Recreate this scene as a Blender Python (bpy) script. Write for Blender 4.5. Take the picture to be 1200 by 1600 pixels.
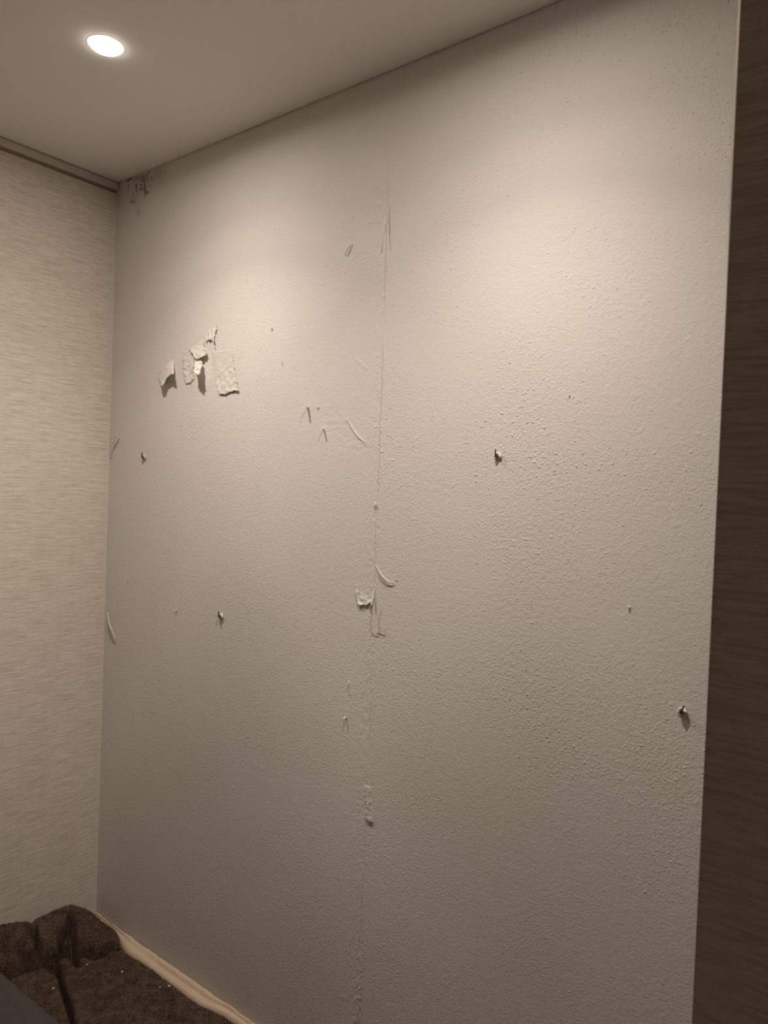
import bpy, bmesh, math, random
import numpy as np
from mathutils import Vector, Matrix, noise as mn

for o in list(bpy.data.objects):
    bpy.data.objects.remove(o)
random.seed(4)
rng = np.random.default_rng(7)
S = bpy.context.scene
COL = S.collection

# ------------------------------------------------------------------ camera
FPX = 1158.75
YAW, PITCH, ROLL = 0.668426, -0.0223521, 0.0376059
CAM = Vector((2.31292, -1.40506, 1.47828))
f0 = Vector((-math.sin(YAW), math.cos(YAW), 0)); r0 = Vector((math.cos(YAW), math.sin(YAW), 0)); u0 = Vector((0, 0, 1))
FW = math.cos(PITCH) * f0 + math.sin(PITCH) * u0
UP0 = math.cos(PITCH) * u0 - math.sin(PITCH) * f0
RT = math.cos(ROLL) * r0 + math.sin(ROLL) * UP0
UPV = -math.sin(ROLL) * r0 + math.cos(ROLL) * UP0
cam = bpy.data.cameras.new('camera'); cam_o = bpy.data.objects.new('camera', cam); COL.objects.link(cam_o)
m = Matrix((RT, UPV, -FW)).transposed().to_4x4(); m.translation = CAM
cam_o.matrix_world = m
cam.sensor_fit = 'VERTICAL'; cam.sensor_height = 36; cam.sensor_width = 27
cam.lens = FPX / 1600 * 36
cam.clip_start = 0.01
cam.dof.use_dof = True; cam.dof.focus_distance = 1.9; cam.dof.aperture_fstop = 8.5
S.camera = cam_o

# ------------------------------------------------------------------ world, light, exposure
w = bpy.data.worlds.new('world'); S.world = w; w.use_nodes = True
w.node_tree.nodes['Background'].inputs[0].default_value = (0.9, 0.8, 0.68, 1)
w.node_tree.nodes['Background'].inputs[1].default_value = 0.02
S.view_settings.view_transform = 'Standard'; S.view_settings.look = 'None'
S.view_settings.exposure = 0.0; S.view_settings.gamma = 1.0; S.view_settings.use_curve_mapping = False
LAMP_POWER = 64.0
LAMP_COL = (1.0, 0.885, 0.79)
LAMP_PROFILE = [(0.0, 0.0), (0.16, 0.045), (0.41, 0.125), (0.60, 0.25), (0.70, 0.43), (0.80, 0.66), (0.87, 0.82), (0.93, 0.95), (0.965, 0.75), (1.0, 0.5)]   # cos(angle) -> intensity
H = 2.5
FLOOR = -0.085
LAMPS = [(0.690, -0.459), (1.59, -0.459)]

def wp(px, py, ax=1, val=0.0):
    """the point of an axis-aligned plane that a direction measured in the photo meets"""
    d = FW + RT * ((px - 600) / FPX) - UPV * ((py - 800) / FPX)
    t = (val - CAM[ax]) / d[ax]
    return CAM + d * t

# ------------------------------------------------------------------ helpers
def tag(o, label=None, cat=None, group=None, kind=None):
    if label: o['label'] = label
    if cat: o['category'] = cat
    if group: o['group'] = group
    if kind: o['kind'] = kind
    return o

def link_mesh(name, verts, faces, mat, parent=None, smooth=True):
    me = bpy.data.meshes.new(name)
    me.from_pydata([tuple(v) for v in verts], [], faces)
    me.update()
    if smooth:
        me.polygons.foreach_set('use_smooth', [True] * len(me.polygons))
    me.materials.append(mat)
    o = bpy.data.objects.new(name, me); COL.objects.link(o)
    if parent: o.parent = parent
    return o

def empty(name, loc):
    o = bpy.data.objects.new(name, None); o.empty_display_size = 0.02
    o.location = loc; COL.objects.link(o); return o

def box(name, lo, hi, mat, parent=None, bev=0.0):
    bm = bmesh.new(); bmesh.ops.create_cube(bm, size=1)
    for v in bm.verts:
        v.co = Vector([(lo[i] + hi[i]) / 2 + v.co[i] * (hi[i] - lo[i]) for i in range(3)])
    if bev: bmesh.ops.bevel(bm, geom=bm.edges[:], offset=bev, segments=2, affect='EDGES')
    me = bpy.data.meshes.new(name); bm.to_mesh(me); bm.free(); me.materials.append(mat)
    o = bpy.data.objects.new(name, me); COL.objects.link(o)
    if parent: o.parent = parent
    return o

def grid_mesh(name, P, mat, attrs=None):
    """P: (ny, nx, 3) array"""
    ny, nx = P.shape[:2]
    me = bpy.data.meshes.new(name)
    n = nx * ny; nf = (nx - 1) * (ny - 1)
    me.vertices.add(n); me.vertices.foreach_set('co', P.reshape(-1).astype(np.float32))
    i = np.arange(nx - 1)[None, :] + np.arange(ny - 1)[:, None] * nx
    q = np.stack([i, i + 1, i + 1 + nx, i + nx], -1).reshape(-1).astype(np.int32)
    me.loops.add(nf * 4); me.loops.foreach_set('vertex_index', q)
    me.polygons.add(nf); me.polygons.foreach_set('loop_start', (np.arange(nf) * 4).astype(np.int32))
    me.polygons.foreach_set('use_smooth', np.ones(nf, bool))
    me.update(calc_edges=True); me.validate()
    for k, a in (attrs or {}).items():
        at = me.attributes.new(k, 'FLOAT', 'POINT'); at.data.foreach_set('value', a.reshape(-1).astype(np.float32))
    me.materials.append(mat)
    o = bpy.data.objects.new(name, me); COL.objects.link(o)
    return o

def tube(name, pts, rads, mat, parent=None, seg=8, squash=1.0):
    pts = [Vector(p) for p in pts]; n = len(pts)
    if not hasattr(rads, '__len__'): rads = [rads] * n
    vs, fs = [], []
    for i, p in enumerate(pts):
        t = (pts[min(i + 1, n - 1)] - pts[max(i - 1, 0)]).normalized()
        a = t.cross(Vector((0, 1, 0)))
        if a.length < 0.1: a = t.cross(Vector((0, 0, 1)))
        a.normalize(); b = t.cross(a).normalized()
        for k in range(seg):
            an = 2 * math.pi * k / seg
            vs.append(p + a * math.cos(an) * rads[i] + b * math.sin(an) * rads[i] * squash)
    for i in range(n - 1):
        for k in range(seg):
            fs.append((i * seg + k, i * seg + (k + 1) % seg, (i + 1) * seg + (k + 1) % seg, (i + 1) * seg + k))
    fs.append(tuple(range(seg))[::-1]); fs.append(tuple((n - 1) * seg + k for k in range(seg)))
    return link_mesh(name, vs, fs, mat, parent)

def lathe(name, prof, centre, axis, mat, parent=None, seg=40):
    """prof: (radius, along axis)"""
    ax = Vector(axis).normalized()
    a = ax.orthogonal().normalized(); b = ax.cross(a)
    vs, fs = [], []
    for r, h in prof:
        for k in range(seg):
            an = 2 * math.pi * k / seg
            vs.append(Vector(centre) + ax * h + (a * math.cos(an) + b * math.sin(an)) * r)
    for i in range(len(prof) - 1):
        for k in range(seg):
            fs.append((i * seg + k, i * seg + (k + 1) % seg, (i + 1) * seg + (k + 1) % seg, (i + 1) * seg + k))
    fs.append(tuple(range(seg))[::-1]); fs.append(tuple((len(prof) - 1) * seg + k for k in range(seg)))
    return link_mesh(name, vs, fs, mat, parent)

# numpy value noise ------------------------------------------------
def vnoise(x, y, seed=0):
    xi = np.floor(x).astype(np.int64); yi = np.floor(y).astype(np.int64)
    fx = x - xi; fy = y - yi
    fx = fx * fx * (3 - 2 * fx); fy = fy * fy * (3 - 2 * fy)
    def hsh(a, b):
        h = (a * 374761393 + b * 668265263 + seed * 982451653) & 0xFFFFFFFF
        h = ((h ^ (h >> 13)) * 1274126177) & 0xFFFFFFFF
        return ((h ^ (h >> 16)) & 0xFFFF) / 65535.0 * 2 - 1
    a = hsh(xi, yi); b = hsh(xi + 1, yi); c = hsh(xi, yi + 1); d = hsh(xi + 1, yi + 1)
    return (a * (1 - fx) + b * fx) * (1 - fy) + (c * (1 - fx) + d * fx) * fy

def seg_dist(X, Y, pts):
    """distance to a polyline, and position along it 0..1"""
    D = np.full(X.shape, 1e9); T = np.zeros(X.shape)
    n = len(pts) - 1
    for i in range(n):
        ax_, ay = pts[i]; bx_, by = pts[i + 1]
        dx, dy = bx_ - ax_, by - ay
        t = np.clip(((X - ax_) * dx + (Y - ay) * dy) / (dx * dx + dy * dy + 1e-12), 0, 1)
        d = np.hypot(X - ax_ - t * dx, Y - ay - t * dy)
        mk = d < D; D = np.where(mk, d, D); T = np.where(mk, (i + t) / n, T)
    return D, T

def in_poly(X, Y, pts):
    c = np.zeros(X.shape, bool); n = len(pts)
    for i in range(n):
        x1, y1 = pts[i]; x2, y2 = pts[(i + 1) % n]
        if y1 == y2: continue
        c ^= ((y1 > Y) != (y2 > Y)) & (X < (x2 - x1) * (Y - y1) / (y2 - y1) + x1)
    return c

def sstep(a, b, x):
    t = np.clip((x - a) / (b - a), 0, 1); return t * t * (3 - 2 * t)

# ------------------------------------------------------------------ materials
def mat_new(name, rough=0.8):
    mt = bpy.data.materials.new(name); mt.use_nodes = True
    nt = mt.node_tree; b = nt.nodes['Principled BSDF']
    b.inputs['Roughness'].default_value = rough
    b.inputs['Specular IOR Level'].default_value = 0.25
    return mt, nt, b

def N(nt, typ, **kw):
    n = nt.nodes.new(typ)
    for k, v in kw.items(): setattr(n, k, v)
    return n

def ramp(nt, fac, stops):
    r = N(nt, 'ShaderNodeValToRGB'); e = r.color_ramp.elements
    while len(e) < len(stops): e.new(0.5)
    for el, (p, c) in zip(e, stops):
        el.position = p; el.color = (*c, 1) if len(c) == 3 else c
    nt.links.new(fac, r.inputs[0]); return r.outputs[0]

def noise_tex(nt, scale, vec=None, detail=3, rough=0.5, mscale=None):
    t = N(nt, 'ShaderNodeTexNoise'); t.inputs['Scale'].default_value = scale
    t.inputs['Detail'].default_value = detail; t.inputs['Roughness'].default_value = rough
    src = vec or N(nt, 'ShaderNodeTexCoord').outputs['Object']
    if mscale:
        mp = N(nt, 'ShaderNodeMapping'); mp.inputs['Scale'].default_value = mscale
        nt.links.new(src, mp.inputs[0]); src = mp.outputs[0]
    nt.links.new(src, t.inputs['Vector']); return t.outputs['Fac']

def mathn(nt, op, a, b=None, clamp=False):
    n = N(nt, 'ShaderNodeMath', operation=op); n.use_clamp = clamp
    for i, v in enumerate((a, b)):
        if v is None: continue
        if isinstance(v, (int, float)): n.inputs[i].default_value = v
        else: nt.links.new(v, n.inputs[i])
    return n.outputs[0]

def mixc(nt, fac, a, b, mode='MIX'):
    n = N(nt, 'ShaderNodeMix', data_type='RGBA', blend_type=mode)
    for s, v in ((n.inputs[0], fac), (n.inputs[6], a), (n.inputs[7], b)):
        if isinstance(v, (int, float)): s.default_value = v
        elif isinstance(v, tuple): s.default_value = (*v, 1)
        else: nt.links.new(v, s)
    return n.outputs[2]

def bump(nt, b, height, dist, strength=1.0, prev=None):
    n = N(nt, 'ShaderNodeBump'); n.inputs['Distance'].default_value = dist; n.inputs['Strength'].default_value = strength
    nt.links.new(height, n.inputs['Height'])
    if prev: nt.links.new(prev, n.inputs['Normal'])
    nt.links.new(n.outputs[0], b.inputs['Normal']); return n.outputs[0]

# stripped wall: off-white paper backing over filler, stipple and pimples, mould stain
WALL_COL = (0.735, 0.70, 0.66)
def make_wall_mat():
    mt, nt, b = mat_new('stripped_wall', 0.85)
    big = noise_tex(nt, 2.2, detail=4)
    c = mixc(nt, ramp(nt, big, [(0.35, (0, 0, 0)), (0.68, (1, 1, 1))]), WALL_COL, tuple(v * k for v, k in zip(WALL_COL, (0.965, 0.955, 0.935))))
    bare = N(nt, 'ShaderNodeAttribute', attribute_name='bare')
    c = mixc(nt, bare.outputs['Fac'], c, (0.80, 0.77, 0.71))
    st = N(nt, 'ShaderNodeAttribute', attribute_name='stain')
    speck = noise_tex(nt, 220, detail=3)
    sf = mathn(nt, 'MULTIPLY', st.outputs['Fac'], ramp(nt, speck, [(0.25, (0.35,) * 3), (0.6, (1,) * 3)]), True)
    c = mixc(nt, sf, c, (0.085, 0.040, 0.018))
    cr = N(nt, 'ShaderNodeAttribute', attribute_name='crack')
    c = mixc(nt, mathn(nt, 'MULTIPLY', cr.outputs['Fac'], 1.0, True), c, (0.30, 0.24, 0.18))
    nt.links.new(c, b.inputs['Base Color'])
    fine = noise_tex(nt, 210, detail=3, rough=0.6)
    dens = noise_tex(nt, 3.5, detail=3)
    n1 = bump(nt, b, mathn(nt, 'MULTIPLY', fine, ramp(nt, dens, [(0.35, (0.45,) * 3), (0.65, (1,) * 3)])), 0.0014, 1.0)
    mid = noise_tex(nt, 85, detail=2)
    n2 = bump(nt, b, mid, 0.0006, 1.0, n1)
    pim = noise_tex(nt, 150, detail=1)
    thr = mathn(nt, 'SUBTRACT', pim, ramp(nt, dens, [(0.3, (0.74,) * 3), (0.7, (0.60,) * 3)]))
    n3 = bump(nt, b, mathn(nt, 'MAXIMUM', thr, 0.0), 0.008, 1.0, n2)
    return mt

def make_wallpaper(name, light, dark, axis, k=1.0, bumpd=0.0008):
    mt, nt, b = mat_new(name, 0.75)
    along = (1, 1, 1)
    if axis == 'y': sc = lambda l, z: (1, l, z)
    else: sc = lambda l, z: (l, 1, z)
    s1 = noise_tex(nt, 1.0, detail=3, rough=0.65, mscale=sc(9 * k, 190 * k))
    s2 = noise_tex(nt, 1.0, detail=4, rough=0.6, mscale=sc(22 * k, 420 * k))
    s3 = noise_tex(nt, 1.0, detail=2, mscale=sc(3.0 * k, 26 * k))
    warp = noise_tex(nt, 1.0, detail=2, mscale=sc(650 * k, 40 * k))
    c = mixc(nt, ramp(nt, s1, [(0.40, (1, 1, 1)), (0.54, (0, 0, 0))]), light, dark)
    c = mixc(nt, ramp(nt, s2, [(0.30, (0.75,) * 3), (0.50, (0, 0, 0))]), c, tuple(v * 0.72 for v in dark))
    c = mixc(nt, ramp(nt, s3, [(0.40, (0.20,) * 3), (0.62, (0, 0, 0))]), c, dark)
    c = mixc(nt, ramp(nt, warp, [(0.40, (0.22,) * 3), (0.60, (0, 0, 0))]), c, dark)
    nt.links.new(c, b.inputs['Base Color'])
    hgt = mathn(nt, 'ADD', s1, mathn(nt, 'MULTIPLY', s2, 0.7))
    hgt = mathn(nt, 'ADD', hgt, mathn(nt, 'MULTIPLY', warp, 0.25))
    bump(nt, b, hgt, bumpd, 1.0)
    return mt

def plain(name, col, rough=0.8, var=0.06, scale=30, bd=0.0, bs=60):
    mt, nt, b = mat_new(name, rough)
    n = noise_tex(nt, scale, detail=4)
    c = mixc(nt, n, tuple(v * (1 - var) for v in col), tuple(min(1, v * (1 + var)) for v in col))
    nt.links.new(c, b.inputs['Base Color'])
    if bd: bump(nt, b, noise_tex(nt, bs, detail=4), bd)
    return mt

def make_felt():
    mt, nt, b = mat_new('brown_felt', 0.95)
    b.inputs['Specular IOR Level'].default_value = 0.05
    a = noise_tex(nt, 26, detail=5, rough=0.7)
    c = ramp(nt, a, [(0.30, (0.026, 0.018, 0.016)), (0.46, (0.075, 0.050, 0.038)), (0.60, (0.135, 0.092, 0.066)), (0.78, (0.21, 0.14, 0.098))])
    f = noise_tex(nt, 260, detail=5, rough=0.75)
    c = mixc(nt, ramp(nt, f, [(0.50, (0, 0, 0)), (0.64, (0.95,) * 3)]), c, (0.30, 0.205, 0.15))
    g = noise_tex(nt, 150, detail=4, rough=0.7, mscale=(1, 2.5, 1))
    c = mixc(nt, ramp(nt, g, [(0.34, (0.8,) * 3), (0.48, (0, 0, 0))]), c, (0.014, 0.010, 0.011))
    w_ = noise_tex(nt, 380, detail=2)
    c = mixc(nt, ramp(nt, w_, [(0.66, (0, 0, 0)), (0.72, (0.7,) * 3)]), c, (0.42, 0.34, 0.27))
    nt.links.new(c, b.inputs['Base Color'])
    bump(nt, b, mathn(nt, 'ADD', f, g), 0.004)
    return mt

def make_paper(name, col):
    mt, nt, b = mat_new(name, 0.8)
    n = noise_tex(nt, 60, detail=4)
    nt.links.new(mixc(nt, n, tuple(v * 0.95 for v in col), col), b.inputs['Base Color'])
    bump(nt, b, n, 0.0012)
    out = nt.nodes['Material Output']
    tr = N(nt, 'ShaderNodeBsdfTranslucent'); tr.inputs[0].default_value = (*[v * 0.95 for v in col], 1)
    mx = N(nt, 'ShaderNodeMixShader'); mx.inputs[0].default_value = 0.12
    nt.links.new(b.outputs[0], mx.inputs[1]); nt.links.new(tr.outputs[0], mx.inputs[2]); nt.links.new(mx.outputs[0], out.inputs[0])
    return mt

M_wall = make_wall_mat()
M_left = make_wallpaper('grass_weave_wallpaper', (0.84, 0.78, 0.695), (0.66, 0.59, 0.50), 'y', 1.25)
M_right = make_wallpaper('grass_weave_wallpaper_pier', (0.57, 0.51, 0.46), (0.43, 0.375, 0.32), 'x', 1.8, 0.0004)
M_ceil = plain('ceiling_paint', (0.88, 0.85, 0.815), 0.9, 0.012, 6, 0.0003, 300)
M_trimpale = plain('pale_trim', (0.62, 0.56, 0.50), 0.6, 0.03)
M_gapshade = plain('painted_gap_shade', (0.30, 0.23, 0.17), 0.7, 0.1)  # shade of the gap under the ceiling profile, given as a colour
M_bead = plain('plaster_edge', (0.38, 0.33, 0.275), 0.8, 0.05, 80, 0.0005, 200)
M_floor = plain("oak_floor", (0.22, 0.17, 0.13), 0.7, 0.15)
M_roomwall = plain("room_wall_paint", (0.68, 0.60, 0.51), 0.9, 0.03)
M_felt = make_felt()
M_paper = make_paper('torn_paper', (0.80, 0.765, 0.70))
M_tan = plain('tan_paper', (0.68, 0.53, 0.39), 0.65, 0.10, 22, 0.0006, 120)
M_grey = plain('grey_upholstery', (0.050, 0.044, 0.043), 0.9, 0.2, 160, 0.0008, 500)
M_plug = plain('grey_plastic_plug', (0.27, 0.235, 0.20), 0.5, 0.1, 200)
M_metal, _nt, _b = mat_new('dark_steel', 0.45); _b.inputs['Base Color'].default_value = (0.035, 0.025, 0.018, 1); _b.inputs['Metallic'].default_value = 0.0
M_thread = plain('brown_thread', (0.44, 0.36, 0.28), 0.8, 0.1)
M_ring = plain('white_ring', (0.78, 0.75, 0.70), 0.5, 0.02)
M_lens, _nt, _b = mat_new('lamp_diffuser', 0.4); _b.inputs['Emission Color'].default_value = (1.0, 0.9, 0.78, 1); _b.inputs['Emission Strength'].default_value = 13.0

# ------------------------------------------------------------------ the stripped wall (fine relief is real geometry)
XW = 3.3
xs = np.concatenate([np.arange(0, 0.36, 0.0015), np.arange(0.36, 1.09, 0.003), np.arange(1.09, 1.21, 0.0009), np.arange(1.21, 2.25, 0.003), np.linspace(2.25, XW, 8)])
zs = np.concatenate([[FLOOR - 0.02], np.arange(-0.03, 2.27, 0.003), np.arange(2.27, H - 0.0005, 0.0015), [H, H + 0.03]])
X, Z = np.meshgrid(xs, zs)
hgt = np.zeros(X.shape)
W2 = lambda *p: [(wp(a, b)[0], wp(a, b)[2]) for a, b in p]
hgt += 0.0010 * vnoise(X * 4, Z * 2.5, 1) * sstep(0, 0.15, X)
# vertical seam of the backing paper
seam = W2((612, 180), (606, 250), (603, 400), (599, 500), (596, 610), (592, 740), (588, 800), (586, 900), (582, 960), (580, 1100), (574, 1230), (568, 1380), (561, 1500), (553, 1602))
sx = np.interp(Z, [p[1] for p in seam][::-1], [p[0] for p in seam][::-1]) + 0.0012 * vnoise(Z * 40, Z * 0, 5)
amp = np.clip(0.55 + 0.6 * vnoise(Z * 9, Z * 0 + 3.3, 6), 0.12, 1)
topf = sstep(2.36, 2.2, Z)
crack = 0.5 * topf * np.clip(amp * 1.2 - 0.1, 0, 1) * sstep(0.0014, 0.0006, np.abs(X - sx)) * sstep(0.9, 1.5, Z) + 0.25 * topf * amp * sstep(0.0012, 0.0005, np.abs(X - sx))
hgt += -0.0014 * amp * topf * np.exp(-((X - sx) / 0.0012) ** 2)
hgt += 0.0004 * amp * topf * np.exp(-((X - sx - 0.005) / 0.003) ** 2)
hgt += 0.0005 * topf * (vnoise(X * 400, Z * 120, 9)) * np.exp(-((X - sx + 0.01) / 0.03) ** 2) * 0.8
# torn layers (slightly raised or sunken patches)
def patch(pts, dh, rip=0.0, edge=0.002, rx=40, rz=300, seed=0):
    poly = W2(*pts)
    Xn = X + 0.004 * vnoise(X * 70, Z * 70, seed + 20); Zn = Z + 0.004 * vnoise(X * 70, Z * 70, seed + 21)
    ins = in_poly(Xn, Zn, poly)
    D, _ = seg_dist(Xn, Zn, poly + [poly[0]])
    f = np.where(ins, sstep(0, edge, D), 0)
    return f * (dh + rip * vnoise(X * rx, Z * rz, seed))
hgt += patch([(597, 253), (582, 290), (566, 315), (574, 348), (596, 352), (607, 322), (606, 265)], 0.0006, 0.0006, 0.003, 200, 200, 31)
hgt += patch([(512, 618), (545, 640), (575, 690), (573, 722), (510, 700), (498, 660)], -0.0002, 0.00035, 0.03, 60, 330, 32)
hgt += patch([(548, 385), (600, 372), (603, 460), (560, 440)], 0.0, 0.00025, 0.02, 80, 330, 33)
hgt += patch([(568, 1230), (578, 1228), (581, 1262), (584, 1286), (572, 1282)], 0.0012, 0.0004, 0.002, 100, 100, 34)
hgt += patch([(560, 1490), (566, 1488), (566, 1560), (562, 1602), (553, 1602), (557, 1540)], 0.0010, 0.0003, 0.002, 100, 100, 35)
hgt += patch([(286, 548), (330, 515), (336, 512), (333, 560), (332, 590), (312, 600), (288, 600)], -0.0004, 0.0002, 0.004, 60, 60, 36)
# ridges of torn paper
for pts, r, a in ([(541, 655), (553, 672), (560, 682), (573, 696)], 0.0022, 0.0012), ([(555, 560), (572, 575)], 0.003, 0.0006), ([(545, 1065), (547, 1085)], 0.003, 0.0012):
    D, T = seg_dist(X, Z, W2(*pts)); hgt += a * np.exp(-(D / r) ** 2)
# scattered grains left by the scraper, denser to the lower right
npm = 1500
gx = rng.random(npm) ** 0.8 * 2.0; gz = rng.random(npm) ** 1.15 * 2.4
cl = vnoise(gx * 4, gz * 4, 77) + 0.35 * (gx - 1) + 0.2 * np.exp(-((gz - 1.0) / 0.5) ** 2)
for x_, z_, c_ in zip(gx, gz, cl):
    if c_ < 0.0: continue
    s = 0.0011 + 0.0012 * rng.random() ** 2; a = 0.0003 + 0.0008 * rng.random() ** 2; an = rng.random() * 3.14; el = 1 + 1.6 * rng.random()
    ix = np.searchsorted(xs, [x_ - .012, x_ + .012]); iz = np.searchsorted(zs, [z_ - .012, z_ + .012])
    sx_, sz_ = X[iz[0]:iz[1], ix[0]:ix[1]] - x_, Z[iz[0]:iz[1], ix[0]:ix[1]] - z_
    u = sx_ * math.cos(an) + sz_ * math.sin(an); v = -sx_ * math.sin(an) + sz_ * math.cos(an)
    hgt[iz[0]:iz[1], ix[0]:ix[1]] += a * np.exp(-(u / (s * el)) ** 2 - (v / s) ** 2)
# mould stain in the corner under the ceiling
stain = np.zeros(X.shape)
def blot(pts, r, a):
    global stain
    D, T = seg_dist(X + 0.003 * vnoise(X * 150, Z * 150, 3), Z + 0.004 * vnoise(X * 150, Z * 150, 4), W2(*pts))
    stain = np.maximum(stain, a * (1 - sstep(r * 0.35, r, D)))
for pts, r, a in [
    ([(199, 282), (206, 278)], .006, .9), ([(200, 291), (202, 289)], .006, .55), ([(199, 297), (201, 296)], .006, .6),
    ([(213, 287), (213, 297)], .007, .85), ([(219, 290), (222, 289)], .006, .9), ([(218, 296), (222, 294)], .007, .85),
    ([(225, 278), (226, 284), (226, 292), (227, 300)], .010, .80), ([(230, 276), (231, 282)], .006, .8), ([(237, 276), (238, 281)], .006, .6),
    ([(221, 283), (224, 281)], .007, .75), ([(227, 299), (231, 302)], .007, .8), ([(232, 300), (233, 302)], .004, .9), ([(227, 305), (227, 310)], .005, .8),
    ([(207, 303), (205, 310), (205, 315)], .005, .5), ([(208, 303), (211, 310), (210, 315)], .005, .5), ([(205, 316), (211, 317)], .006, .75),
    ([(213, 300), (214, 306)], .005, .5), ([(213, 330), (217, 336)], .006, .35), ([(216, 335), (219, 328)], .005, .30),
    ([(212, 281), (222, 276), (231, 272), (235, 270)], .005, .7), ([(240, 267), (250, 264)], .005, .45), ([(251, 265), (253, 270)], .006, .4), ([(249, 280), (252, 284)], .006, .25)]:
    blot(pts, r, a)
for pts, r, a in [([(212, 275), (225, 285), (238, 278), (250, 270)], .055, .32), ([(208, 300), (216, 322), (217, 338)], .020, .14), ([(181, 300), (180, 380)], .006, .25)]:
    D, T = seg_dist(X, Z, W2(*pts)); stain = np.maximum(stain, a * np.exp(-(D / (r * 0.6)) ** 2) * (0.75 + 0.25 * vnoise(X * 90, Z * 90, 14)))
bare = np.maximum(patch([(300, 558), (330, 552), (334, 590), (318, 604), (304, 588)], 0.6, 0, 0.010, seed=50),
                  patch([(272, 560), (280, 562), (278, 592), (271, 596)], 0.5, 0, 0.006, seed=51))
P = np.stack([X, -np.maximum(hgt, -0.004), Z], -1)
P[:, 0, 1] = 0
wall = grid_mesh('wall_back', P[:, :], M_wall, {'stain': stain, 'bare': bare, 'crack': crack})
tag(wall, kind='structure')
tag(box('wall_back_core', (-0.1, 0.008, FLOOR - 0.1), (XW + 0.1, 0.12, H + 0.1), M_roomwall), kind='structure')

# ------------------------------------------------------------------ other surfaces of the room
tag(box('wall_left', (-0.1, -2.6, FLOOR - 0.1), (0.0, 0.008, H + 0.1), M_left), kind='structure')
tag(box('floor', (-0.1, -2.6, FLOOR - 0.1), (XW + 0.1, 0.008, FLOOR), M_floor), kind='structure')
tag(box('ceiling', (0.0, -2.6, H), (XW, -0.0022, H + 0.1), M_ceil), kind='structure')
tag(box('wall_far_right', (XW, -2.7, FLOOR - 0.1), (XW + 0.1, 0.1, H + 0.1), M_roomwall), kind='structure')
tag(box('wall_front', (-0.1, -2.7, FLOOR - 0.1), (XW + 0.1, -2.6, H + 0.1), M_roomwall), kind='structure')
# the near wall pier on the right, wallpapered, with a plaster edge that catches the lamp
ex = 2.1145
PY = -0.62
tag(box('wall_right', (ex, PY, FLOOR), (XW, PY + 0.09, H), M_right), kind='structure')
vs, fs = [], []
zz = np.linspace(FLOOR, H, 120)
for i, z in enumerate(zz):
    wd = 0.0010 + 0.0034 * float(sstep(1.55, 1.85, z)) + 0.0005 * mn.noise(Vector((0, 0, z * 30)))
    jag = 0.0005 * mn.noise(Vector((3, 0, z * 70)))
    vs += [(ex + 0.0008 + jag, PY - 0.0004, z), (ex - wd, PY + 0.009, z), (ex - wd, PY + 0.088, z), (ex + 0.0008, PY + 0.088, z)]
for i in range(len(zz) - 1):
    for k in range(4):
        a = i * 4
        fs.append((a + k, a + (k + 1) % 4, a + 4 + (k + 1) % 4, a + 4 + k))
tag(link_mesh('trim_1', vs, fs, M_bead, smooth=False), kind='structure')
# slim profile where the wallpapered wall meets the ceiling
def profile_x(name, prof, y0, y1, mat):
    n = len(prof)
    vs = [(p[0], y, p[1]) for y in (y0, y1) for p in prof]
    fs = [(k, (k + 1) % n, n + (k + 1) % n, n + k) for k in range(n)] + [tuple(range(n))[::-1], tuple(range(n, 2 * n))]
    o = link_mesh(name, vs, fs, mat, smooth=False); tag(o, kind='structure'); return o
profile_x('trim_2', [(0, H - 0.026), (0.011, H - 0.026), (0.012, H - 0.024), (0.012, H - 0.0035), (0.009, H - 0.002), (0, H - 0.002)], -2.6, -0.0035, M_trimpale)
profile_x('gap_shade_strip', [(0, H - 0.036), (0.002, H - 0.036), (0.002, H - 0.0262), (0, H - 0.0262)], -2.6, -0.0035, M_gapshade)  # thin brown strip painted in place of the dark gap below the profile

# ------------------------------------------------------------------ downlights
def lamp_light(parent, x, y):
    ld = bpy.data.lights.new('lamp_light', 'SPOT'); ld.energy = LAMP_POWER; ld.color = LAMP_COL
    ld.spot_size = math.radians(179); ld.spot_blend = 0.1; ld.shadow_soft_size = 0.028
    ld.use_nodes = True; nt = ld.node_tree
    em = nt.nodes['Emission']
    tc = N(nt, 'ShaderNodeTexCoord'); sp = N(nt, 'ShaderNodeSeparateXYZ')
    nt.links.new(tc.outputs['Normal'], sp.inputs[0])
    c = mathn(nt, 'ABSOLUTE', sp.outputs[2])
    r = ramp(nt, c, [(p, (v, v, v)) for p, v in LAMP_PROFILE]); nt.links.new(mathn(nt, 'MULTIPLY', r, 1.0), em.inputs['Strength'])
    lo = bpy.data.objects.new('lamp_light', ld); COL.objects.link(lo)
    lo.parent = parent; lo.location = (0, 0, -0.018)
def downlight(x, y, label):
    t = empty('ceiling_downlight', (x, y, H))
    tag(t, label, 'ceiling light')
    lathe('lens', [(0.0005, -0.011), (0.015, -0.0106), (0.027, -0.0090), (0.0335, -0.0062), (0.0368, -0.0030), (0.0371, -0.0003)], (0, 0, 0), (0, 0, 1), M_lens, t, 56)
    rg = lathe('trim_ring', [(0.0373, -0.0004), (0.0380, -0.0008), (0.0415, -0.0008), (0.0430, -0.0003)], (0, 0, 0), (0, 0, 1), M_ring, t, 56)
    rg.data.polygons.foreach_set('use_smooth', [False] * len(rg.data.polygons))
    lamp_light(t, x, y)
    return t
downlight(*LAMPS[0], 'round recessed ceiling downlight glowing warm white above the far corner')
downlight(*LAMPS[1], 'second round ceiling downlight, nearer the camera, casting the bright pool on the wall')

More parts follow.
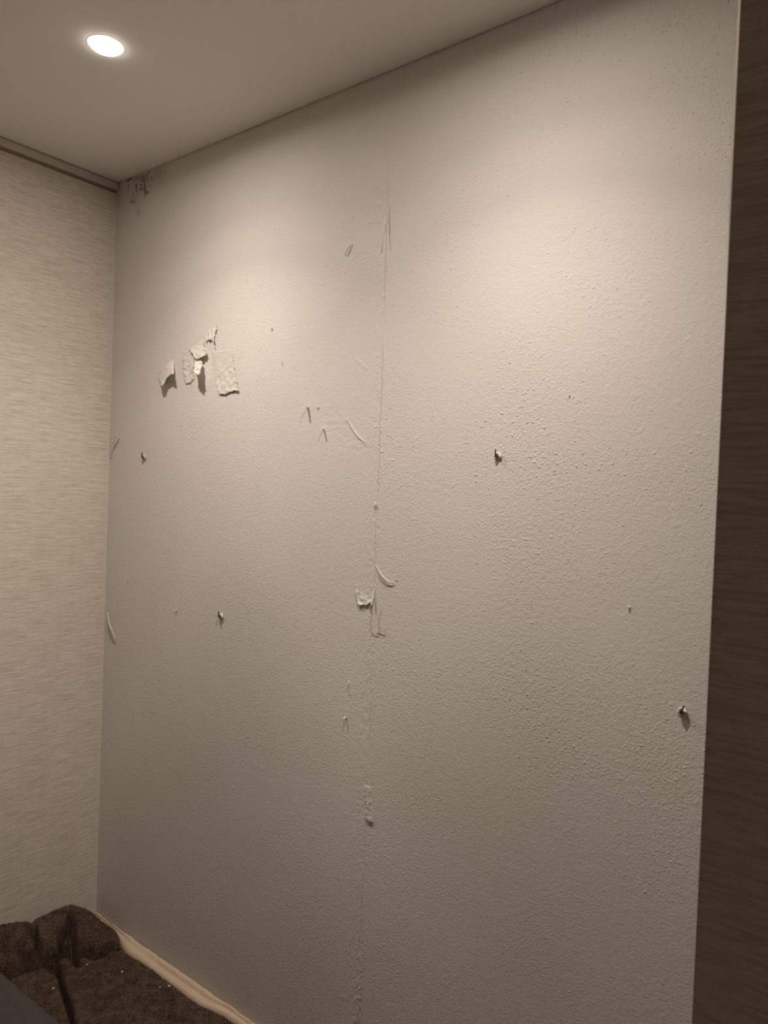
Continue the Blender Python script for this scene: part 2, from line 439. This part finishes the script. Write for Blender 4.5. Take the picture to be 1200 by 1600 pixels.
# ------------------------------------------------------------------ peeled paper on the wall
def scrap(name, label, outline, attach, lift, power=1.3, rough=0.9, wrinkle=0.0006, step=0.7, parent=None, lift_fn=None, group=None, rim=0.0):
    """torn paper sheet: outline given as directions measured in the photo, lifted off the wall away from the line it still clings to"""
    xs_ = [p[0] for p in outline]; ys_ = [p[1] for p in outline]
    gx_ = np.arange(min(xs_) - 1.5, max(xs_) + 1.5 + step, step); gy_ = np.arange(min(ys_) - 1.5, max(ys_) + 1.5 + step, step)
    GX, GY = np.meshgrid(gx_, gy_)
    sd_ = int(outline[0][0] * 7) % 97
    Da, _ = seg_dist(GX, GY, attach)
    dm = max(float(seg_dist(np.array([[p[0]]]), np.array([[p[1]]]), attach)[0][0, 0]) for p in outline)
    v = np.clip(Da / dm, 0, 1)
    L = lift * v ** power
    if lift_fn: L = L * lift_fn(GX, GY)
    Eo, _ = seg_dist(GX, GY, outline + [outline[0]])
    L += rim * np.exp(-(Eo / 1.6) ** 2) * np.clip(v * 3, 0, 1)
    L += wrinkle * (vnoise(GX * 0.28, GY * 0.2, sd_) + 0.5 * vnoise(GX * 0.7, GY * 0.5, sd_ + 1)) * np.clip(0.4 + v * 1.5, 0, 1.3)
    L = np.maximum(L, 0.0004) + 0.0007
    nx_ = GX + rough * (vnoise(GX * 0.45, GY * 0.45, sd_ + 2) + 0.6 * vnoise(GX * 1.1, GY * 1.1, sd_ + 3))
    ny_ = GY + rough * (vnoise(GX * 0.45, GY * 0.45, sd_ + 4) + 0.6 * vnoise(GX * 1.1, GY * 1.1, sd_ + 5))
    ins_ = in_poly(nx_, ny_, outline)
    base = wp(*attach[0]); idx = {}; vs = []; fs = []
    for j in range(len(gy_) - 1):
        for i in range(len(gx_) - 1):
            q = [(j, i), (j, i + 1), (j + 1, i + 1), (j + 1, i)]
            if sum(bool(ins_[c]) for c in q) < 3: continue
            f = []
            for c in q:
                if c not in idx:
                    idx[c] = len(vs); vs.append(wp(gx_[c[1]], gy_[c[0]], 1, -float(L[c])) - base)
                f.append(idx[c])
            fs.append(f[::-1])
    o = link_mesh(name, vs, fs, M_paper)
    if parent: o.location = base - parent.location; o.parent = parent
    else: o.location = base; tag(o, label, 'paper scrap', group)
    sm = o.modifiers.new('smooth', 'SMOOTH'); sm.iterations = 2; sm.factor = 0.5
    md = o.modifiers.new('solid', 'SOLIDIFY'); md.thickness = 0.0004; md.offset = 0
    return o

# the four big flaps, left to right
scrap('wallpaper_flap', 'leftmost torn wallpaper flap bending out of the wall over a brown triangular shadow',
      [(248, 592), (249, 581), (257, 572), (271, 562), (272, 572), (272, 584), (266, 586), (260, 592), (256, 601), (252, 604), (250, 598)], [(247, 590), (258, 570), (272, 560)], 0.026, 1.1,
      lift_fn=lambda x, y: 0.9 + 0.35 * np.cos((x - 262) / 8), wrinkle=0.0007, rough=0.6)
f2 = empty('wallpaper_flap', wp(305, 548))
tag(f2, 'ragged torn wallpaper flap with a curled top and a long pointed tail', 'paper scrap')
scrap('curled_edge', '', [(293, 545), (308, 536), (318, 530), (319, 541), (323, 549), (322, 555), (312, 560), (306, 562), (300, 552)], [(292, 544), (306, 535), (318, 529)], 0.013, 1.2, parent=f2, wrinkle=0.0013, rim=0.001)
scrap('backing_paper', '', [(285, 552), (293, 546), (303, 549), (305, 562), (302, 576), (303, 592), (298, 597), (292, 600), (287, 594), (286, 575)], [(285, 550), (294, 545), (303, 548)], 0.0022, 1.0, parent=f2, wrinkle=0.0012, rough=1.6)
scrap('pointed_tail', '', [(304, 562), (312, 560), (316, 566), (315, 574), (313, 583), (309, 586), (303, 584), (303, 574)], [(303, 560), (313, 558)], 0.036, 0.9, parent=f2, wrinkle=0.0015)
scrap('wallpaper_flap', 'rectangular white paper sheet hanging nearly flat, rightmost of the torn flaps',
      [(333, 551), (342, 548), (362, 545), (364, 555), (367, 580), (371, 600), (373, 611), (366, 610), (359, 613), (352, 616), (342, 616), (338, 600), (336, 575)], [(331, 551), (345, 547), (364, 544)], 0.0035, 1.6,
      wrinkle=0.0007, rough=0.6, rim=0.0006)
scrap('wallpaper_flap', 'small crimped wallpaper flap, topmost of the torn flaps',
      [(320, 522), (328, 514), (338, 507), (338, 518), (335, 528), (334, 541), (331, 532), (327, 531), (321, 534), (320, 528)], [(319, 522), (327, 513), (338, 506)], 0.013, 1.1,
      lift_fn=lambda x, y: 0.75 + 0.4 * np.sin((x - 320) * 1.1), wrinkle=0.0016)

def sliver(name, label, a, L, width, length=0.0, droop=0.35, lean=0.0, group=None):
    """a thin splinter of paper standing out of the wall"""
    A = wp(*a); vs = []
    n = 9
    for j in range(n):
        v = j / (n - 1)
        wd = width * (1 - 0.5 * v)
        out = L * math.sin(v * 1.3) / math.sin(1.3); dn = -L * droop * v * v
        for s in (-1, 0, 1):
            vs.append(Vector((s * wd + lean * v * L, -out - 0.0003 - (0.0006 if s == 0 else 0), dn + 0.0004 * s)))
    fs = [(j * 3 + i, j * 3 + i + 1, j * 3 + 4 + i, j * 3 + 3 + i) for j in range(n - 1) for i in range(2)]
    o = link_mesh(name, vs, fs, M_paper); o.location = A
    md = o.modifiers.new('solid', 'SOLIDIFY'); md.thickness = 0.0005; md.offset = 0
    return tag(o, label, 'paper scrap', group)

SL = [
    ((481, 636), 0.019, 0.0042, 'thin paper sliver with a forked shadow, left one of the pair beside the torn flaps'),
    ((506, 670), 0.015, 0.0032, 'thin paper sliver with a narrow V-shaped shadow, lower right one of the pair'),
    ((541, 1120), 0.010, 0.0028, 'small paper tab standing out low on the wall, left of the seam'),
    ((425, 513), 0.005, 0.0028, 'tiny raised paper speck right of the torn flaps with a round dark shadow'),
    ((441, 566), 0.005, 0.0012, 'tiny upright paper speck between the torn flaps and the two slivers'),
    ((232, 626), 0.005, 0.0012, 'tiny paper speck just below the leftmost torn flap'),
    ((497, 636), 0.0035, 0.003, 'tiny paper nub beside the thin sliver with the forked shadow'),
    ((276, 953), 0.006, 0.0035, 'white paper nub low on the wall, left of the second hook'),
    ((545, 1068), 0.005, 0.002, 'faint paper nub above the small paper tab by the lower seam'),
    ((983, 947), 0.003, 0.003, 'small white paper nub in the middle right of the wall'),
    ((890, 617), 0.003, 0.0015, 'tiny dark-shadowed speck right of the brightest part of the wall'),
    ((620, 906), 0.002, 0.002, 'tiny speck at the end of the curved paper strand'),
]
for a, L, wd, lb in SL:
    sliver('paper_sliver', lb, a, L, wd)

def strand(name, label, pts, r, lift, mat=None, sq=0.5, cat='paper scrap'):
    P_ = []
    V = [wp(*p) for p in pts]
    base = V[0].copy()
    n = len(V)
    for i in range((n - 1) * 6 + 1):            # Catmull-Rom
        k = min(i // 6, n - 2); t = i / 6 - k
        p0, p1, p2, p3 = V[max(k - 1, 0)], V[k], V[k + 1], V[min(k + 2, n - 1)]
        q = 0.5 * ((2 * p1) + (-p0 + p2) * t + (2 * p0 - 5 * p1 + 4 * p2 - p3) * t * t + (-p0 + 3 * p1 - 3 * p2 + p3) * t ** 3)
        v = i / ((n - 1) * 6)
        q.y = -0.0004 - r * sq - lift * math.sin(math.pi * v * 0.9)
        P_.append(q - base)
    R_ = [r * (0.35 + 0.65 * math.sin(math.pi * min(1, 0.1 + 0.85 * i / (len(P_) - 1)))) for i in range(len(P_))]
    o = tube(name, P_, R_, mat or M_paper, None, 8, sq)
    o.location = base
    return tag(o, label, cat)
strand('paper_strand', 'curved white strand of paper peeling right of the seam at mid height', [(588, 883), (594, 893), (601, 902), (609, 909), (617, 910)], 0.0022, 0.004)
strand('paper_strand', 'short bright paper strand on the seam above the curved strand', [(586, 784), (588, 788), (590, 793)], 0.0022, 0.003)
strand('paper_strand', 'long pale paper strand in the left corner near the blue-grey wallpaper edge'.replace('blue-grey ', ''), [(169, 957), (173, 972), (178, 985), (183, 1000)], 0.0045, 0.006)
strand('paper_strand', 'thin crooked paper strand in the left corner above the leftmost hook', [(187, 683), (183, 692), (178, 701)], 0.0028, 0.003)
strand('paper_strand', 'thin raised paper strand running diagonally right of the two slivers', [(541, 652), (552, 671), (562, 684), (574, 693)], 0.0012, 0.001)
strand('paper_strand', 'short paper strand left of the seam near the long sliver', [(550, 382), (545, 389), (541, 399)], 0.0026, 0.004)
strand('hanging_thread', 'fine brownish thread looping below the torn paper on the seam',
       [(581, 950), (580, 968), (580, 980), (584, 988), (591, 990), (594, 982), (592, 968), (597, 952)], 0.0006, 0.002, M_thread, 1.0, 'thread')
strand('hanging_thread', 'short faint thread end right of the looping thread', [(588, 988), (597, 989), (602, 991), (603, 985)], 0.0006, 0.001, M_thread, 1.0, 'thread')

f5 = empty('wallpaper_flap', wp(570, 930))
tag(f5, 'torn paper flap left of the seam at mid height with a ragged scalloped edge', 'paper scrap')
scrap('loose_paper', '', [(555, 914), (560, 911), (564, 926), (570, 930), (578, 932), (584, 920), (583, 934), (579, 941), (575, 944), (571, 946), (566, 945), (562, 947), (557, 941), (556, 928)],
      [(556, 912), (566, 926), (577, 930), (585, 918)], 0.0035, 1.2, parent=f5, wrinkle=0.0011, rough=1.0, rim=0.0012)
scrap('pointed_tail', '', [(584.5, 919), (586, 918), (584.5, 930), (582.5, 942), (580.5, 948), (578.5, 942), (581, 932)], [(584, 916), (586, 916)], 0.009, 1.2, parent=f5, wrinkle=0.0003, rough=0.3, step=0.5)
scrap('wallpaper_flap', 'narrow torn wallpaper tongue at the top of the vertical seam, throwing two thin shadows',
      [(606.5, 320), (607.5, 322), (604, 345), (601, 362), (598, 384), (596.5, 384), (598, 362), (600, 345)], [(605, 317), (608, 317)], 0.013, 0.9, wrinkle=0.0002, rough=0.3, step=0.5)
scrap('wallpaper_flap', 'small narrow strip of loose paper low on the seam', [(569, 1231), (575, 1229), (577, 1250), (579, 1268), (583, 1284), (576, 1287), (572, 1278), (571, 1255)], [(568, 1229), (576, 1228)], 0.0022, 1.2, rough=0.8)
scrap('wallpaper_flap', 'small curl of wallpaper edge in the left corner at mid height', [(172, 683), (179, 681), (178, 692), (176, 704), (174, 716), (172, 716), (172, 700)], [(171, 682), (179, 680)], 0.003, 1.0)
scrap('wallpaper_flap', 'faint loose paper tongue at the bottom of the seam', [(561, 1489), (567, 1488), (567, 1510), (565, 1545), (561, 1580), (558, 1560), (561, 1520)], [(560, 1487), (568, 1486)], 0.0018, 1.2, rough=0.6)

# ------------------------------------------------------------------ wall plugs with screw hooks
def plug(a, label, s=1.0, tilt=0.0, rim=1.0):
    A = wp(*a); t = empty('wall_hook', A); tag(t, label, 'hook', 'hooks left in the stripped wall')
    lathe('plug', [(0.0005, 0.003), (0.0025 * s, 0.003), (0.0027 * s, 0.0075), (0.0042 * s, 0.0080), (0.0046 * s, 0.006), (0.0046 * s, -0.002)], (0, 0, 0), (0, -1, 0), M_plug, t, 20)
    hy = -0.0105
    dx = math.sin(tilt)
    tube('screw_hook', [(0, 0.004, 0), (0, -0.006, 0), (0, hy + 0.001, 0), (dx * 0.001, hy, 0.001), (dx * 0.006 * s, hy, 0.006 * s), (dx * 0.0145 * s, hy, 0.0145 * s)],
         [0.0017 * s] * 5 + [0.0015 * s], M_metal, t, 8)
    # ruffled paper around the hole
    vs, fs = [], []; n = 22
    for k in range(n):
        an = 2 * math.pi * k / n
        j = 0.5 + 0.5 * mn.noise(Vector((math.cos(an) * 1.5 + A.x * 7, math.sin(an) * 1.5, 2.2)))
        right = max(0, math.cos(an - 0.1)) ** 2 * rim
        vs += [Vector((math.cos(an) * 0.0048 * s, -0.001, math.sin(an) * 0.0048 * s)),
               Vector((math.cos(an) * (0.0055 + 0.002 * j) * s, -0.0028 - 0.004 * right, math.sin(an) * (0.0055 + 0.002 * j) * s)),
               Vector((math.cos(an) * (0.0075 + 0.003 * j + 0.002 * right) * s, -0.0006 - 0.006 * right * j, math.sin(an) * (0.0075 + 0.003 * j) * s))]
    for k in range(n):
        for q in range(2):
            fs.append((k * 3 + q, ((k + 1) % n) * 3 + q, ((k + 1) % n) * 3 + q + 1, k * 3 + q + 1))
    o = link_mesh('torn_paper', vs, fs, M_paper, t)
    md = o.modifiers.new('solid', 'SOLIDIFY'); md.thickness = 0.0005; md.offset = 0
    return t
plug((226, 715), 'small dark hook in a wall plug beside the left corner, leftmost of the four', 1.15, 0.0)
plug((346, 963), 'small dark hook in a wall plug low on the left half of the wall', 1.1, 0.0)
plug((778, 713), 'small dark hook in a wall plug under the bright light pool, right of the seam', 1.0, -0.05)
plug((1066, 1112), 'dark hook in a wall plug beside the shaded wallpapered pier, with a slanted shadow', 0.95, 0.42, 1.3)

# ------------------------------------------------------------------ tan paper strip at the foot of the wall
def strip_width(x):
    return 0.040 - 0.016 * sstep(0.62, 0.72, x) - 0.022 * (1 - sstep(0.14, 0.26, x))
n = 260
sx_ = np.linspace(0.004, 1.35, n); vs, fs = [], []
for x in sx_:
    wv = 0.0045 * mn.noise(Vector((x * 16, 0, 0))) + 0.0025 * mn.noise(Vector((x * 55, 2, 0)))
    cr = float(sstep(0.30, 0.42, x) * (1 - sstep(0.62, 0.74, x)))
    wid = float(strip_width(x))
    und = 0.002 * mn.noise(Vector((x * 9, 5, 0)))
    prof = [(-0.0008, 0.001 + wv), (-0.004, 0.0035 + wv), (-0.010, 0.0035 + 0.6 * wv), (-0.4 * wid, 0.0015 + und), (-0.52 * wid, -0.004 - 0.011 * cr),
            (-0.62 * wid, -0.004 - 0.004 * cr), (-0.85 * wid, -0.006 + und), (-wid, -0.014), (-wid - 0.002, -0.024), (-wid, FLOOR + 0.002), (-0.0008, FLOOR + 0.002)]
    vs += [(x, y - 0.0015, z) for y, z in prof]
k_ = 11
for i in range(n - 1):
    for k in range(k_):
        fs.append((i * k_ + k, (i + 1) * k_ + k, (i + 1) * k_ + (k + 1) % k_, i * k_ + (k + 1) % k_))
fs += [tuple(range(k_)), tuple((n - 1) * k_ + k for k in range(k_))[::-1]]
st = link_mesh('paper_strip', vs, fs, M_tan)
md = st.modifiers.new('sub', 'SUBSURF'); md.levels = 1; md.render_levels = 1
tag(st, 'tan crinkled paper strip tucked along the foot of the stripped wall', 'paper strip')

# ------------------------------------------------------------------ brown felt blanket bunched in the corner
bx = np.arange(0.004, 1.25, 0.0025); bt = np.linspace(0, 1, 250)
BX, BT = np.meshgrid(bx, bt)
BY = -0.63 + (0.63 - strip_width(BX) - 0.0055) * BT
F2 = lambda z, *p: [(wp(a, b, 2, z)[0], wp(a, b, 2, z)[1]) for a, b in p]
crease = F2(-0.01, (198, 1474), (175, 1480), (150, 1493), (125, 1488), (115, 1487), (97, 1491), (80, 1497), (68, 1503), (55, 1512), (35, 1521)) + [(0.11, -0.40), (0.09, -0.6), (0.05, -1.0)]
poly = crease + [(-0.2, -1.0), (-0.2, 0.1), (0.10, 0.1), (0.17, -0.002)]
wx = BX + 0.003 * vnoise(BX * 40, BY * 40, 61); wy = BY + 0.003 * vnoise(BX * 40, BY * 40, 62)
ins = in_poly(wx, wy, poly); Dp, _ = seg_dist(wx, wy, crease)
sd = np.where(ins, Dp, -Dp)
lump = 0.085 + 0.028 * sstep(-0.24, -0.36, BY) - 0.0 * BX
lump = lump * sstep(0.002, -0.12, BY) ** 0.7
qq = np.clip(sd / 0.11, 0, 1)
roll_ = 0.018 * np.sqrt(np.clip(1 - (1 - np.clip(sd / 0.012, 0, 1)) ** 2, 0, 1)) + np.maximum(lump - 0.018, 0) * (1 - (1 - qq) ** 1.7)
low = -0.012 + 0.006 * vnoise(BX * 7, BY * 7, 63) + 0.0035 * vnoise(BX * 18, BY * 18, 64)
h = np.where(sd > 0, np.maximum(low, -0.012) * 0 - 0.008 + roll_, low)
h += np.where(sd > 0, 0.006 * vnoise(BX * 14, BY * 14, 66), 0) * sstep(0, 0.05, sd)
def groove(pts, r, a, z):
    global h
    D, T = seg_dist(wx, wy, F2(z, *pts)); h = h - a * np.exp(-(D / r) ** 2) * np.clip(np.sin(np.pi * np.clip(T * 0.9 + 0.05, 0, 1)) * 1.6, 0, 1)
groove([(50, 1436), (60, 1452), (74, 1466)], 0.009, 0.055, 0.08)
groove([(112, 1432), (104, 1446), (96, 1458), (90, 1472), (82, 1490)], 0.007, 0.060, 0.05)
groove([(110, 1436), (114, 1452), (124, 1470)], 0.010, 0.070, 0.06)
groove([(-30, 1478), (0, 1472), (35, 1466), (70, 1463)], 0.018, 0.034, 0.08)
groove([(150, 1430), (172, 1448), (190, 1468)], 0.014, 0.012, 0.03)
D, T = seg_dist(wx + 0.000, wy, crease); h -= 0.050 * np.exp(-((sd + 0.0035) / 0.0048) ** 2)
groove([(40, 1516), (60, 1508), (72, 1504), (85, 1512), (97, 1521)], 0.014, 0.085, -0.012)
D, T = seg_dist(wx, wy, F2(-0.012, (85, 1508), (92, 1520), (98, 1540), (104, 1562), (114, 1600), (125, 1640)))
h -= 0.050 * np.exp(-(D / 0.006) ** 2)
h += 0.006 * np.exp(-((D - 0.02) / 0.014) ** 2)
h += 0.0016 * vnoise(BX * 130, BY * 130, 67) + 0.0018 * vnoise(BX * 260, BY * 260, 68)
h = np.maximum(h, FLOOR + 0.003)
# drop the border to the floor so the cloth has an edge
for sl in (np.s_[0, :], np.s_[-1, :], np.s_[:, -1], np.s_[:, 0]): h[sl] = FLOOR + 0.001
Pb = np.stack([BX, BY, h], -1)
bl = grid_mesh('moving_blanket', Pb, M_felt)
tag(bl, 'dark brown mottled felt blanket bunched up in the far left corner', 'blanket')
def bh(x, y):
    j = int(np.clip(np.searchsorted(bx, x), 0, len(bx) - 1)); i = int(np.clip(np.searchsorted(BY[:, j], y), 0, len(bt) - 1)); return float(h[i, j])
for (px, py, s, lb) in [
    (83, 1546, 0.0065, 'white paper crumb on the brown blanket nearest the grey cushion'),
    (136, 1504, 0.0055, 'white paper crumb just below the crease of the bunched blanket'),
    (250, 1542, 0.0055, 'small white paper crumb beside a larger one near the tan strip'),
    (264, 1539, 0.0085, 'largest white paper crumb on the blanket next to the tan strip'),
    (191, 1517, 0.0065, 'pale paper crumb in the middle of the flat part of the blanket')]:
    p = wp(px, py, 2, -0.008); z = bh(p.x, p.y)
    bm = bmesh.new(); bmesh.ops.create_icosphere(bm, subdivisions=2, radius=1)
    for v in bm.verts:
        k = 1 + 0.5 * mn.noise(v.co * 1.7 + Vector((px, py, 0)))
        v.co = Vector((v.co.x * s * 0.55 * k, v.co.y * s * 0.4 * k, v.co.z * s * 0.22 * k))
    me = bpy.data.meshes.new('paper_crumb'); bm.to_mesh(me); bm.free(); me.materials.append(M_paper)
    o = bpy.data.objects.new('paper_crumb', me); COL.objects.link(o); o.location = (p.x, p.y, z + s * 0.15); o.rotation_euler.z = px
    tag(o, lb, 'paper scrap')

# ------------------------------------------------------------------ dark grey padded stool in the near left foreground
st = empty('padded_stool', (0.975, -0.87, FLOOR))
tag(st, 'dark grey fabric padded seat, out of focus in the lower left foreground', 'stool')
def rbox(name, c, hx, hy, hz, r, mat, parent, rz=0.0, crown=0.0):
    bm = bmesh.new(); bmesh.ops.create_cube(bm, size=2)
    for v in bm.verts: v.co = Vector((v.co.x * hx, v.co.y * hy, v.co.z * hz))
    bmesh.ops.bevel(bm, geom=bm.edges[:], offset=r, segments=8, affect='EDGES', profile=0.5)
    bmesh.ops.rotate(bm, verts=bm.verts, cent=(0, 0, 0), matrix=Matrix.Rotation(rz, 3, 'Z'))
    for v in bm.verts: v.co += Vector(c)
    me = bpy.data.meshes.new(name); bm.to_mesh(me); bm.free(); me.materials.append(mat)
    me.polygons.foreach_set('use_smooth', [True] * len(me.polygons))
    o = bpy.data.objects.new(name, me); COL.objects.link(o); o.parent = parent; return o
rbox('seat', (0, 0, 0.47), 0.30, 0.225, 0.065, 0.06, M_grey, st, 0.02)
rbox('base', (0, 0, 0.205), 0.205, 0.185, 0.2045, 0.02, M_grey, st, 0.02)
